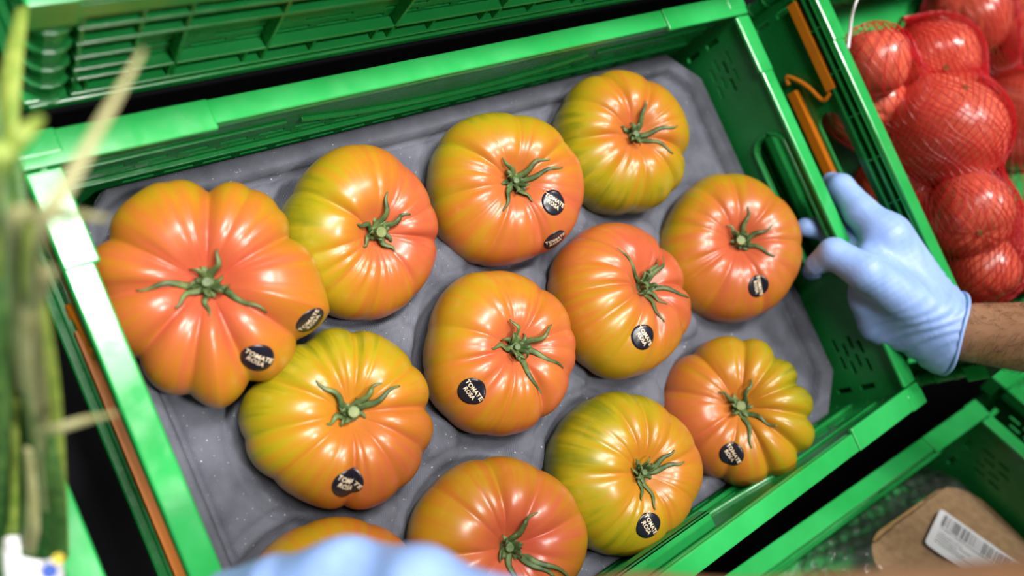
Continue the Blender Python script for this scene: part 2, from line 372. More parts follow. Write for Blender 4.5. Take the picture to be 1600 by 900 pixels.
# ------------------------------------------------------------------ moulded pulp tray
TOMS = dict(A=(325, 450), B=(562, 367), C=(788, 296), D=(967, 226), E=(1137, 389), F=(968, 468), G=(780, 551), H=(534, 653), I=(776, 848), J=(972, 737), K=(1150, 641))
TZ = -.050
CEN = {k: UZ(u, v, TZ) for k, (u, v) in TOMS.items()}
CEN['L'] = Vector((-.232, -.107, TZ))
def tray():
    hx, hy, ch = .2855, .1845, .032; h = .0022
    xs = np.linspace(-hx, hx, int(2 * hx / h)); ys = np.linspace(-hy, hy, int(2 * hy / h))
    X, Y = np.meshgrid(xs, ys, indexing='ij')
    ex = np.maximum(0, np.abs(X) + np.abs(Y) - (hx + hy - ch)) / 2
    X = X - np.sign(X) * ex; Y = Y - np.sign(Y) * ex
    dE = np.minimum(np.minimum(hx - np.abs(X), hy - np.abs(Y)), (hx + hy - ch - np.abs(X) - np.abs(Y)) / math.sqrt(2))
    Z = np.full(X.shape, -.0700)
    cups = [(c.x, c.y, .058) for k, c in CEN.items()]
    near = np.full(X.shape, 9.)
    for cx, cy, r in cups:
        d = np.hypot(X - cx, Y - cy); near = np.minimum(near, d)
        Z -= .025 * np.clip(1 - (d / (r + .002)) ** 2, 0, 1) ** .75
        Z -= .0022 * np.exp(-((d - .067) / .0022) ** 2)
    # posts where three cups meet, and saddles
    pts = [(c.x, c.y) for c in CEN.values()]
    for i in range(len(pts)):
        for j in range(i):
            for k in range(j):
                P = np.array([pts[i], pts[j], pts[k]]); e = [np.linalg.norm(P[a] - P[b]) for a, b in ((0, 1), (1, 2), (0, 2))]
                if max(e) < .160:
                    m = P.mean(0); d = np.hypot(X - m[0], Y - m[1]); Z += .006 * np.clip((.020 - d) / .008, 0, 1)
    Z += .0008 * np.sin(X * 90 + 2 * np.sin(Y * 60)) * np.sin(Y * 110)
    lip = np.clip((.019 - dE) / .004, 0, 1); lip = lip * lip * (3 - 2 * lip)
    Z = Z * (1 - lip) + (-.0625) * lip - .004 * np.exp(-((dE - .020) / .0022) ** 2) - .006 * np.clip(1 - dE / .004, 0, 1) ** 2
    n0, n1 = X.shape; V = np.stack([X, Y, Z], -1).reshape(-1, 3); I = np.arange(n0 * n1).reshape(n0, n1)
    F = np.stack([I[:-1, :-1], I[1:, :-1], I[1:, 1:], I[:-1, 1:]], -1).reshape(-1, 4)
    o = mesh_obj('moulded_tray', V, F, PULP, None, True)
    md = o.modifiers.new('thickness', 'SOLIDIFY'); md.thickness = .002; md.offset = -1
    return tag(o, 'dark grey moulded pulp tray with round cups under the beefsteak tomatoes', 'tray')
tray()

# ------------------------------------------------------------------ beefsteak tomatoes
def tomato_mesh(seed, R, hgt, grooves, dip=.27, oval=(1, 0), ripe=None, N=216, M=92, keep=.35, wob=.034):
    r_ = np.random.default_rng(seed)
    tt = np.linspace(0, 1, M) ** .92; ph = np.linspace(0, 2 * np.pi, N, endpoint=False)
    T, P = np.meshgrid(tt, ph, indexing='ij'); psi = np.pi * T
    rho = np.sin(psi) ** .80; z = np.cos(psi); z = np.sign(z) * np.abs(z) ** .92 * hgt
    z = z - dip * np.exp(-(rho / .30) ** 2) * (T < .5) + .10 * np.exp(-(rho / .3) ** 2) * (T > .5)
    g = np.zeros_like(P); fine = np.zeros_like(P)
    for a, dep, wd in grooves:
        dl = np.abs((P - a + np.pi) % (2 * np.pi) - np.pi); c = np.exp(-(dl / wd) ** 1.25)
        W = np.clip(T / .10, 0, 1) ** 1.2 * (keep + (1 - keep) * np.exp(-((T - .16) / .22) ** 2)) * np.clip((1 - T) / .25, 0, 1)
        g += dep * c * W
    nf = 18; ang = r_.uniform(0, 2 * np.pi, nf)
    for a in ang:
        dl = np.abs((P - a + np.pi) % (2 * np.pi) - np.pi); W = np.clip(T / .07, 0, 1) * np.exp(-((T - .13) / .12) ** 2)
        fine += r_.uniform(.008, .034) * np.exp(-(dl / r_.uniform(.05, .13)) ** 1.4) * W
    asym = 1 + oval[0] * 0
    for k in (2, 3, 4): asym = asym + wob / k * 2 * np.cos(k * P + r_.uniform(0, 6.28)) * np.sin(psi)
    s = (1 - g - fine) * asym
    X = R * rho * np.cos(P) * s; Y = R * rho * np.sin(P) * s; Z = R * (z + .1) * (1 - .85 * (g + fine)) - .1 * R
    d, k = oval[1], oval[0]
    # ripeness field: skin colour that belongs to the fruit
    dirx, diry, amt, core, base = ripe
    streak = np.zeros_like(P)
    for q in range(9):
        f = r_.integers(5, 46); streak += np.sin(f * P + r_.uniform(0, 6.28) + 1.2 * np.sin(3 * T + q)) * r_.uniform(.3, 1) / 4
    fs = np.zeros_like(P)
    for q in range(14):
        f = r_.integers(30, 105); fs += np.sin(f * P + r_.uniform(0, 6.28) + 2.5 * np.sin(4 * T + q)) * np.sin(T * r_.uniform(6, 16) + q) / 5
    streak = streak + .55 * fs
    blot = np.zeros_like(P)
    for q in range(6):
        u = r_.normal(size=3) * 2.0; blot += np.sin(u[0] * X / R + u[1] * Y / R + u[2] * Z / R * 2 + r_.uniform(0, 6.28)) / 6
    field = base + .03 + core * np.exp(-(T / .20) ** 1.6) + amt * (dirx * np.cos(P) + diry * np.sin(P)) * np.clip(np.sin(psi), 0, 1) + .105 * streak * np.clip(np.sin(psi) * 1.3, 0, 1) + .17 * blot + .9 * (g + fine) * np.exp(-T / .35)
    V = np.stack([X, Y, Z], -1).reshape(-1, 3); I = np.arange(M * N).reshape(M, N); J = np.roll(I, -1, 1)
    F = np.stack([I[:-1], I[1:], J[1:], J[:-1]], -1).reshape(-1, 4)
    F = F[:, [0, 1, 2, 3]]
    me = bpy.data.meshes.new('flesh'); me.from_pydata(V.tolist(), [], F.tolist())
    a = me.attributes.new('ripe', 'FLOAT', 'POINT'); a.data.foreach_set('value', np.clip(field, 0, 1).reshape(-1).astype(np.float32))
    me.polygons.foreach_set('use_smooth', [True] * len(me.polygons)); me.update()
    return me, float(Z[0, 0])
def text_flat(lines, size):
    c = bpy.data.curves.new('lettering', 'FONT'); c.body = lines; c.size = size; c.align_x = 'CENTER'; c.align_y = 'CENTER'; c.space_line = .92; c.space_character = 1.02; c.offset = size * .022; c.resolution_u = 2
    o = bpy.data.objects.new('tmp', c); COL.objects.link(o); dg = bpy.context.evaluated_depsgraph_get()
    me = bpy.data.meshes.new_from_object(o.evaluated_get(dg)); V = [v.co.copy() for v in me.vertices]; F = [tuple(p.vertices) for p in me.polygons]
    bpy.data.objects.remove(o); bpy.data.curves.remove(c); bpy.data.meshes.remove(me)
    cx = (min(v.x for v in V) + max(v.x for v in V)) / 2; cy = (min(v.y for v in V) + max(v.y for v in V)) / 2
    return [(v.x - cx, v.y - cy) for v in V], F
TXT = text_flat('TOMATE\nROSA', .0043)
def sticker(root, body, px, py, rotdeg, r=.0095):
    """round black sticker laid on the fruit; text baseline turned rotdeg (clockwise) from horizontal as seen"""
    Mw = root.matrix_world; Mi = Mw.inverted()
    bm = bmesh.new(); bm.from_mesh(body.data); bv = BVHTree.FromBMesh(bm); bm.free()
    o = Mi @ CAM; dv = (Mi.to_3x3() @ ray(px, py)).normalized()
    hit, nrm, _, _ = bv.ray_cast(o, dv)
    if hit is None: return
    # average normal over a patch so that the paper lies flat over small folds
    acc = Vector()
    for k in range(8):
        h, n_, _, _ = bv.find_nearest(hit + Vector((math.cos(k), math.sin(k), math.sin(k * 2))) * .006); acc += n_ if n_.dot(dv) < 0 else -n_
    n = acc.normalized()
    a = math.radians(rotdeg); ex = Mi.to_3x3() @ (ROT @ Vector((math.cos(a), -math.sin(a), 0)))
    ex = (ex - n * ex.dot(n)).normalized(); ey = n.cross(ex)
    def lay(x, y, lift):
        p = hit + ex * x + ey * y; h, nn, _, _ = bv.ray_cast(p + n * .02, -n)
        if h is None or (h - p).length > .010: h = p - n * ((x * x + y * y) / .11)
        return h + n * lift
    V = [lay(0, 0, .0004)]; F = []; rings, ns = 6, 36
    for i in range(1, rings + 1):
        for k in range(ns):
            t = 2 * math.pi * k / ns; V.append(lay(r * i / rings * math.cos(t), r * i / rings * math.sin(t), .0004))
    for k in range(ns): F.append((0, 1 + k, 1 + (k + 1) % ns))
    for i in range(rings - 1):
        for k in range(ns): F.append((1 + i * ns + k, 1 + (i + 1) * ns + k, 1 + (i + 1) * ns + (k + 1) % ns, 1 + i * ns + (k + 1) % ns))
    base = len(V)                                          # a thin paper edge
    for k in range(ns):
        t = 2 * math.pi * k / ns; V.append(lay(r * math.cos(t), r * math.sin(t), -.0002))
    for k in range(ns): F.append((1 + (rings - 1) * ns + k, base + k, base + (k + 1) % ns, 1 + (rings - 1) * ns + (k + 1) % ns))
    st = mesh_obj('sticker', V, F, STICKER, root, True)
    L = MB(); L.add([lay(x, y, .00055) for x, y in TXT[0]], TXT[1]); L.obj('lettering', CREAM, st)
def calyx(root, body, zd, seed, sepals, stub=(.0045, .006), lean=(0, 0), cut=True):
    r_ = random.Random(seed); b = MB(); bm = bmesh.new(); bm.from_mesh(body.data); bv = BVHTree.FromBMesh(bm); bm.free()
    for az, ln, rise, curl in sepals:
        az = math.radians(az); d = Vector((math.cos(az), math.sin(az), 0)); s = Vector((-d.y, d.x, 0))
        pts = []; n = 16
        for i in range(n + 1):
            u = i / n; rr = .002 + 1.2 * ln * (u - .25 * abs(curl) * u * u)
            zz = zd + .001 + rise * math.sin(min(1, u * 1.25) * math.pi * .5) - (rise * .6) * max(0, u - .6) * 2
            zz += .006 * max(0, u - .65) * (1 if curl > 0 else -1) * 2
            p = Vector((0, 0, zz)) + d * rr + s * (curl * ln * .55 * u ** 2.4 + .0012 * math.sin(u * 9 + seed))
            h = bv.ray_cast(Vector((p.x, p.y, .2)), Vector((0, 0, -1)))[0]
            if h and i > 3: p.z = max(p.z, h.z + .0010)
            pts.append(p)
        b.tube(pts, [.0024 * (1 - .92 * (i / n) ** 1.2) + .0003 for i in range(n + 1)], 6, .38, (0, 0, 1))
    for q in range(11):
        a = r_.uniform(0, 6.28); ln = r_.uniform(.006, .014); d = Vector((math.cos(a), math.sin(a), 0)); s = Vector((-d.y, d.x, 0)); cu = r_.uniform(-1, 1); h0 = r_.uniform(.003, .013)
        b.tube([Vector((0, 0, zd)) + d * (.002 + ln * u * (1 - .35 * u)) + s * (cu * ln * .7 * u * u) + Vector((0, 0, h0 * math.sin(u * 2.4))) for u in (0, .2, .4, .6, .8, 1)], [.0022, .0021, .0019, .0015, .001, .0004], 6, .45, (0, 0, 1))
    b.tube([(0, 0, zd - .003), (0, 0, zd + .002), (0, 0, zd + .004)], [.0065, .0052, .0034], 10)
    c = b.obj('calyx', CALYX, root, smooth=True)
    h, rs = stub[1] * .8, stub[0] * .68
    MB().tube([(0, 0, zd), (lean[0] * .4, lean[1] * .4, zd + .004), (lean[0], lean[1], zd + .004 + h)], [rs * 1.15, rs * .9, rs], 12).obj('stem', STEMCUT if cut else CALYX, c, smooth=False, bevel=.0006)
def grv(seed, n, dep, wd, jit=.25, extra=()):
    r_ = np.random.default_rng(seed); out = []
    for i in range(n): out.append((2 * np.pi * (i + r_.uniform(-jit, jit)) / n + .3 * seed, dep * r_.uniform(.55, 1.25), wd * r_.uniform(.7, 1.3)))
    return out + list(extra)
def gd(seed, lst, n2=4, dep2=.03):
    r_ = np.random.default_rng(seed)
    return [(math.radians(a), d, w) for a, d, w in lst] + [(r_.uniform(0, 6.28), dep2 * r_.uniform(.5, 1.2), .09) for _ in range(n2)]
# key: stem pixel, R, height ratio, grooves(seed,n,depth,width), keep, ripe(image direction of ripe side, amount, core, base), sepals, stickers, label
D2 = math.radians
TD = {
 'A': dict(stem=(322, 436), R=.0655, h=.58, dz=.010, g=gd(1, [(155, .15, .16), (92, .19, .15), (35, .16, .14), (-30, .15, .15), (-65, .17, .15), (-97, .11, .12), (-130, .14, .16), (190, .12, .15), (70, .05, .1), (-10, -.115, .22), (-82, -.05, .16), (118, -.03, .2)], 3), keep=.82, ripe=(200, .06, .30, .45), sep=[(186, .030, .004, .1), (335, .030, .003, -.1), (215, .018, .006, .3), (60, .016, .012, .5), (270, .015, .006, .2)], st=[(402, 561, 40), (486, 502, -60)], stub=(.006, .008),
           label='large deeply lobed orange tomato against the left rim, nearest the spring onions'),
 'B': dict(stem=(600, 362), R=.0560, h=.66, dz=0, g=gd(2, [(150, .13, .13), (-4, .11, .10), (60, .06, .12), (25, .05, .1), (200, .06, .13), (232, .06, .12), (270, .05, .12), (310, .04, .12)], 4), keep=0.28, ripe=(-5, .34, .30, .50), sep=[(150, .014, .008, .6), (75, .022, .012, .3), (40, .020, .012, -.3), (300, .013, .008, .5), (210, .012, .006, .5)], st=[], stub=(.0055, .009),
           label='tomato with yellow-green left half and coral right half, second along back row, without sticker'),
 'C': dict(stem=(812, 278), R=.0590, h=.66, dz=0, g=gd(3, [(150, .09, .12), (195, .07, .12), (225, .05, .12), (252, .07, .10), (-62, .08, .10), (-15, .05, .11), (40, .08, .12), (85, .07, .12)], 5), keep=0.25, ripe=(-45, .27, .28, .45), sep=[(18, .030, .006, .1), (50, .026, .012, -.5), (300, .016, .008, .4), (240, .022, .010, .3), (120, .016, .012, .5)], st=[(866, 316, 24), (868, 376, -4)], stub=(.005, .006),
           label='tomato with two black round stickers, third along the back row'),
 'D': dict(stem=(1003, 203), R=.0610, h=.66, dz=0, g=gd(4, [(-8, .16, .14), (190, .12, .14), (150, .06, .13), (112, .10, .12), (70, .07, .12), (240, .09, .12), (280, .06, .11), (318, .08, .12)], 3), keep=.52, ripe=(40, .12, .40, .30), sep=[(10, .030, .008, .2), (75, .022, .014, .2), (340, .028, .004, -.2), (160, .012, .006, .4)], st=[], stub=(.006, .004),
           label='green-streaked orange tomato in the far back corner of the tray, without sticker'),
 'E': dict(stem=(1163, 372), R=.0635, h=.64, dz=0, g=grv(5, 9, .06, .12), keep=0.22, ripe=(-55, .13, .34, .45), sep=[(70, .024, .012, .3), (20, .024, .012, .2), (340, .026, .006, -.3), (120, .014, .010, .5)], st=[(1184, 447, 74)], stub=(.006, .008),
           label='orange tomato nearest the gloved hand on the crate wall, sticker below its stem'),
 'F': dict(stem=(1022, 438), R=.0615, h=.66, dz=0, g=gd(6, [(140, .09, .11), (170, .06, .11), (195, .08, .11), (222, .08, .11), (250, .07, .1), (280, .05, .1), (60, .10, .11), (15, .15, .12), (-28, .10, .11)], 4), keep=0.28, ripe=(60, .16, .22, .57), sep=[(140, .030, .010, .1), (75, .022, .014, -.4), (55, .024, .016, .2), (0, .036, .006, 0), (285, .026, .006, .1), (315, .016, .008, 0)], st=[(1006, 527, 52)], stub=(.0055, .006),
           label='coral orange tomato with spread green sepals, sticker crossed by a bright highlight'),
 'G': dict(stem=(815, 540), R=.0568, h=.68, dz=0, g=gd(7, [(-58, .15, .11), (60, .09, .11), (100, .05, .12), (165, .07, .13), (195, .06, .12), (232, .07, .12), (262, .07, .1), (20, .07, .11), (-18, .09, .11)], 4), keep=0.30, ripe=(-20, .18, .26, .52), sep=[(345, .032, .008, -.2), (20, .024, .016, .5), (290, .030, .006, .3), (180, .016, .006, .2), (100, .016, .014, .5)], st=[(737, 611, 56)], stub=(.005, .006),
           label='orange tomato in the centre of the tray with curled calyx and left-side sticker'),
 'H': dict(stem=(556, 642), R=.0570, h=.66, dz=.002, g=gd(8, [(8, .17, .13), (40, .06, .10), (88, .10, .10), (122, .09, .11), (160, .10, .12), (195, .08, .12), (225, .07, .12), (275, .12, .10), (310, .05, .11), (-22, .09, .12)], 2), keep=.58, ripe=(-50, .26, .24, .37), sep=[(140, .024, .012, .2), (30, .026, .012, .1), (60, .020, .014, -.4), (200, .014, .006, .3)], st=[(543, 756, 40)], stub=(.0055, .008),
           label='yellow-green ribbed tomato just below the big orange one, sticker near its bottom'),
 'I': dict(stem=(802, 858), R=.0575, h=.66, dz=0, g=gd(9, [(100, .13, .12), (60, .08, .13), (140, .06, .13), (185, .09, .13), (225, .06, .12), (20, .08, .13), (-30, .06, .12)], 4), keep=0.25, ripe=(-15, .06, .42, .42), sep=[(70, .024, .018, -.6), (335, .040, .006, 0), (325, .034, .008, .1), (275, .022, .006, .2)], st=[], stub=(.006, .006),
           label='tomato at the bottom edge beside the blurred glove, pinkish around a long dark stem'),
 'J': dict(stem=(1017, 738), R=.0590, h=.68, dz=0, g=gd(10, [(180, .04, .13), (150, .04, .12), (112, .09, .10), (85, .10, .10), (52, .07, .12), (20, .05, .12), (-25, .06, .12), (-60, .06, .11), (-100, .05, .10), (-125, .05, .1)], 4), keep=0.26, ripe=(0, .20, .28, .30), sep=[(30, .022, .010, .3), (10, .026, .008, .2), (280, .020, .006, 0), (130, .010, .008, .4), (250, .016, .004, .2)], st=[(1014, 822, 58)], stub=(.005, .004),
           label='mostly olive green tomato in the front row, close against the near crate wall'),
 'K': dict(stem=(1160, 632), R=.0610, h=.64, dz=0, g=gd(11, [(82, .10, .12), (52, .13, .11), (22, .15, .11), (-8, .16, .11), (-38, .15, .11), (-68, .12, .11), (-105, .07, .11), (215, .05, .12), (165, .06, .12), (125, .08, .12)], 2), keep=.78, ripe=(195, .30, .14, .46), sep=[(140, .016, .012, .3), (60, .018, .014, .3), (285, .028, .004, -.2), (320, .026, .004, .3)], st=[(1143, 709, 58)], stub=(.006, .006),
           label='tomato with orange left side and scalloped yellow-green right lobes, front right of tray'),
 'L': dict(stem=None, R=.0560, h=.66, dz=0, g=grv(12, 8, .07, .12), keep=.4, ripe=(0, .1, .25, .44), sep=[(30, .02, .01, .2), (150, .02, .01, .2), (270, .02, .01, .2)], st=[], stub=(.005, .006),
           label='tomato almost hidden behind the blurred blue glove at the bottom'),
}
for i, (k, d) in enumerate(TD.items()):
    c = CEN[k].copy()
    if d['dz']: c = CAM + (c - CAM) * ((TZ + d['dz'] - CAM.z) / (TZ - CAM.z))
    if d['stem']:
        r = ray(*d['stem']).normalized(); oc = CAM - c; rad = d['R'] * .66
        bq = r.dot(oc); disc = bq * bq - (oc.dot(oc) - rad * rad)
        p = CAM + r * (-bq - math.sqrt(max(disc, 0))); ax = (p - c).normalized()
    else: ax = Vector((0, .1, 1)).normalized()
    ex = ROT @ Vector((1, 0, 0)); ex = (ex - ax * ex.dot(ax)).normalized(); ey = ax.cross(ex)      # local x ~ image right
    R3 = Matrix((ex, ey, ax)).transposed()
    root = empty('beefsteak_tomato', c, R3); tag(root, d['label'], 'tomato', 'beefsteak tomatoes in the grey tray')
    a, amt, core, base = d['ripe']
    me, zd = tomato_mesh(20 + i, d['R'] / .97, d['h'], d['g'], ripe=(math.cos(D2(a)), math.sin(D2(a)), amt, core, base), keep=d['keep'])
    body = link('flesh', me, TOMATO, root)
    bpy.context.view_layer.update()
    calyx(root, body, zd, i, d['sep'], d['stub'] if k in 'BEHK' else (d['stub'][0] * .72, d['stub'][1] * .8), (0, 0), k in 'BEHK')
    for px, py, rt in d['st']: sticker(root, body, px, py, rt)

# ------------------------------------------------------------------ red tomatoes in net bags
RT = [  # px, py, depth, radius, elongation
 (1475, 205, .815, .0530), (1456, 98, .855, .0440), (1366, 98, .800, .0330), (1512, 26, .925, .0430), (1604, 58, .93, .0460), (1588, 190, .885, .0480),
 (1512, 336, .800, .0395), (1536, 420, .815, .0330), (1604, 385, .87, .0440), (1350, 165, .84, .0360), (1400, 300, .86, .0400), (1450, 420, .88, .036), (1680, 290, .88, .048)]
BL = ['largest netted red tomato with clear diamond mesh, beside the crate rim', 'orange-red netted tomato just above the largest one', 'small netted red tomato under the white cord at the crate rim',
      'netted red tomato at the top edge against the bright green crate floor', 'deep red netted tomato in the top right corner', 'netted red tomato at the right edge, right of the largest one',
      'glossy netted tomato below the largest one', 'lowest small netted tomato just above the bare forearm', 'dark red tomato at the right edge under doubled net, above the forearm',
      'netted tomato low behind the rim, left of the largest one', 'shaded netted tomato seen through the handle hole of the right crate', 'shaded netted tomato low in the right crate near the gloved wrist',
      'netted tomato just beyond the right edge of the picture']
RC = []
for i, (px, py, dep, r) in enumerate(RT):
    if i in (3, 4, 5, 8):                                  # these lie on the crate floor
        t_ = (CAM.z + .064) / (.95 * r / dep - ray(px, py).z); r *= t_ / dep; dep = t_
    c = PD(px, py, dep); c.z = max(c.z, -.064 + r * .95); c.x = max(c.x, .355 + r)
    if i == 12: continue
    RC.append((c, r))
    ax = Vector(rng.normal(size=3)); ax.z = abs(ax.z) * .6 + .2; ax.normalize()
    q = ax.to_track_quat('Z', 'X').to_matrix()
    me, zd = tomato_mesh(60 + i, r, .95, grv(30 + i, 6, .04, .2), dip=.10, ripe=(1, 0, .15, .2, .45), N=72, M=36, wob=.06)
    root = empty('red_tomato', c, q); tag(root, BL[i], 'tomato', 'red tomatoes in net bags')
    link('flesh', me, REDTOM, root)
    MB().tube([(0, 0, zd - .001), (0, 0, zd + .002)], [.004, .003], 8).obj('stem_scar', STEMCUT, root)
def net_bag(idx, axis, label, cells, steps):
    C = np.array([list(RC[i][0]) for i in idx]); Rr = np.array([RC[i][1] for i in idx]); c0 = C.mean(0)
    ax = np.array(axis, float); ax /= np.linalg.norm(ax); u = np.cross(ax, [0, 0, 1]); u /= np.linalg.norm(u); v = np.cross(u, ax)
    n_th, n_ph = 90, 180
    th = np.linspace(.04, np.pi - .04, n_th); ph = np.linspace(0, 2 * np.pi, n_ph, endpoint=False)
    TH, PH = np.meshgrid(th, ph, indexing='ij')
    Dr = np.cos(TH)[..., None] * ax + np.sin(TH)[..., None] * (np.cos(PH)[..., None] * u + np.sin(PH)[..., None] * v)
    best = np.full(TH.shape, .02)
    for c, r in zip(C, Rr):
        m = c - c0; b = Dr @ m; disc = b * b - (m @ m - (r * 1.11 + .001) ** 2); best = np.maximum(best, np.where(disc > 0, b + np.sqrt(np.maximum(disc, 0)), 0))
    raw = best.copy()
    for _ in range(26):
        p = np.pad(best, ((1, 1), (0, 0)), mode='edge'); best = np.maximum(raw, (p[:-2] + p[2:] + np.roll(best, 1, 1) + np.roll(best, -1, 1)) / 4)
    SP = c0 + Dr * best[..., None]
    # a soft floor: net cannot go through the crate floor or walls
    SP[..., 2] = np.maximum(SP[..., 2], -.0625); SP[..., 0] = np.maximum(SP[..., 0], .3535); SP[..., 1] = np.minimum(np.maximum(SP[..., 1], -.185), .186)
    def surf(t, p):
        i = t * (n_th - 1); j = (p / (2 * np.pi) * n_ph) % n_ph
        i0 = np.clip(np.floor(i).astype(int), 0, n_th - 2); fi = (i - i0)[..., None]; j0 = np.floor(j).astype(int) % n_ph; fj = (j - np.floor(j))[..., None]; j1 = (j0 + 1) % n_ph
        return SP[i0, j0] * (1 - fi) * (1 - fj) + SP[i0 + 1, j0] * fi * (1 - fj) + SP[i0, j1] * (1 - fi) * fj + SP[i0 + 1, j1] * fi * fj
    VV = []; FF = []; n = steps; t = np.linspace(0, 1, n); rad = .00052
    for fam in (1, -1):
        for k in range(cells):
            p0 = 2 * np.pi * k / cells
            p = p0 + fam * (t * 2 * np.pi * .42 + .03 * np.sin(t * 37 + k))
            Q = surf(t, p % (2 * np.pi)); Tn = np.gradient(Q, axis=0); Tn /= np.linalg.norm(Tn, axis=1)[:, None] + 1e-9
            No = Q - c0; No -= (No * Tn).sum(1)[:, None] * Tn; No /= np.linalg.norm(No, axis=1)[:, None] + 1e-9; Bi = np.cross(Tn, No)
            b0 = len(VV) and VV[-1][1]; off = sum(len(x[0]) for x in VV) if VV else 0
            ring = [Q + rad * (math.cos(a) * No + math.sin(a) * Bi) for a in (math.pi / 2 * .99, math.pi * 7 / 6, math.pi * 11 / 6)]
            VV.append((np.stack(ring, 1).reshape(-1, 3), 0)); base = off
            I = base + np.arange(n * 3).reshape(n, 3); J = np.roll(I, -1, 1)
            FF.append(np.stack([I[:-1], I[1:], J[1:], J[:-1]], -1).reshape(-1, 4))
    o = mesh_obj('net_bag', np.concatenate([x[0] for x in VV]), np.concatenate(FF), NETRED, None, True)
    tag(o, label, 'net bag', 'red net bags in the right crate'); return o
net_bag([0, 1, 2, 6, 7, 9, 10, 11], (.25, .95, .1), 'red plastic net bag stretched over the largest red tomatoes beside the rim', 60, 170)
net_bag([3, 4, 5, 8], (.15, .95, -.1), 'second red net bag along the right edge of the picture', 54, 150)
cord = MB().tube(catmull([PD(1325, 76, .745), PD(1328, 50, .74), PD(1331, 25, .73), PD(1337, 5, .72), PD(1350, -22, .72)], 8), .0021, 8, .5).obj('plastic_cord', CORD, None, True)
tag(cord, 'white plastic cord hanging over the rim beside the red netted tomatoes', 'cord')

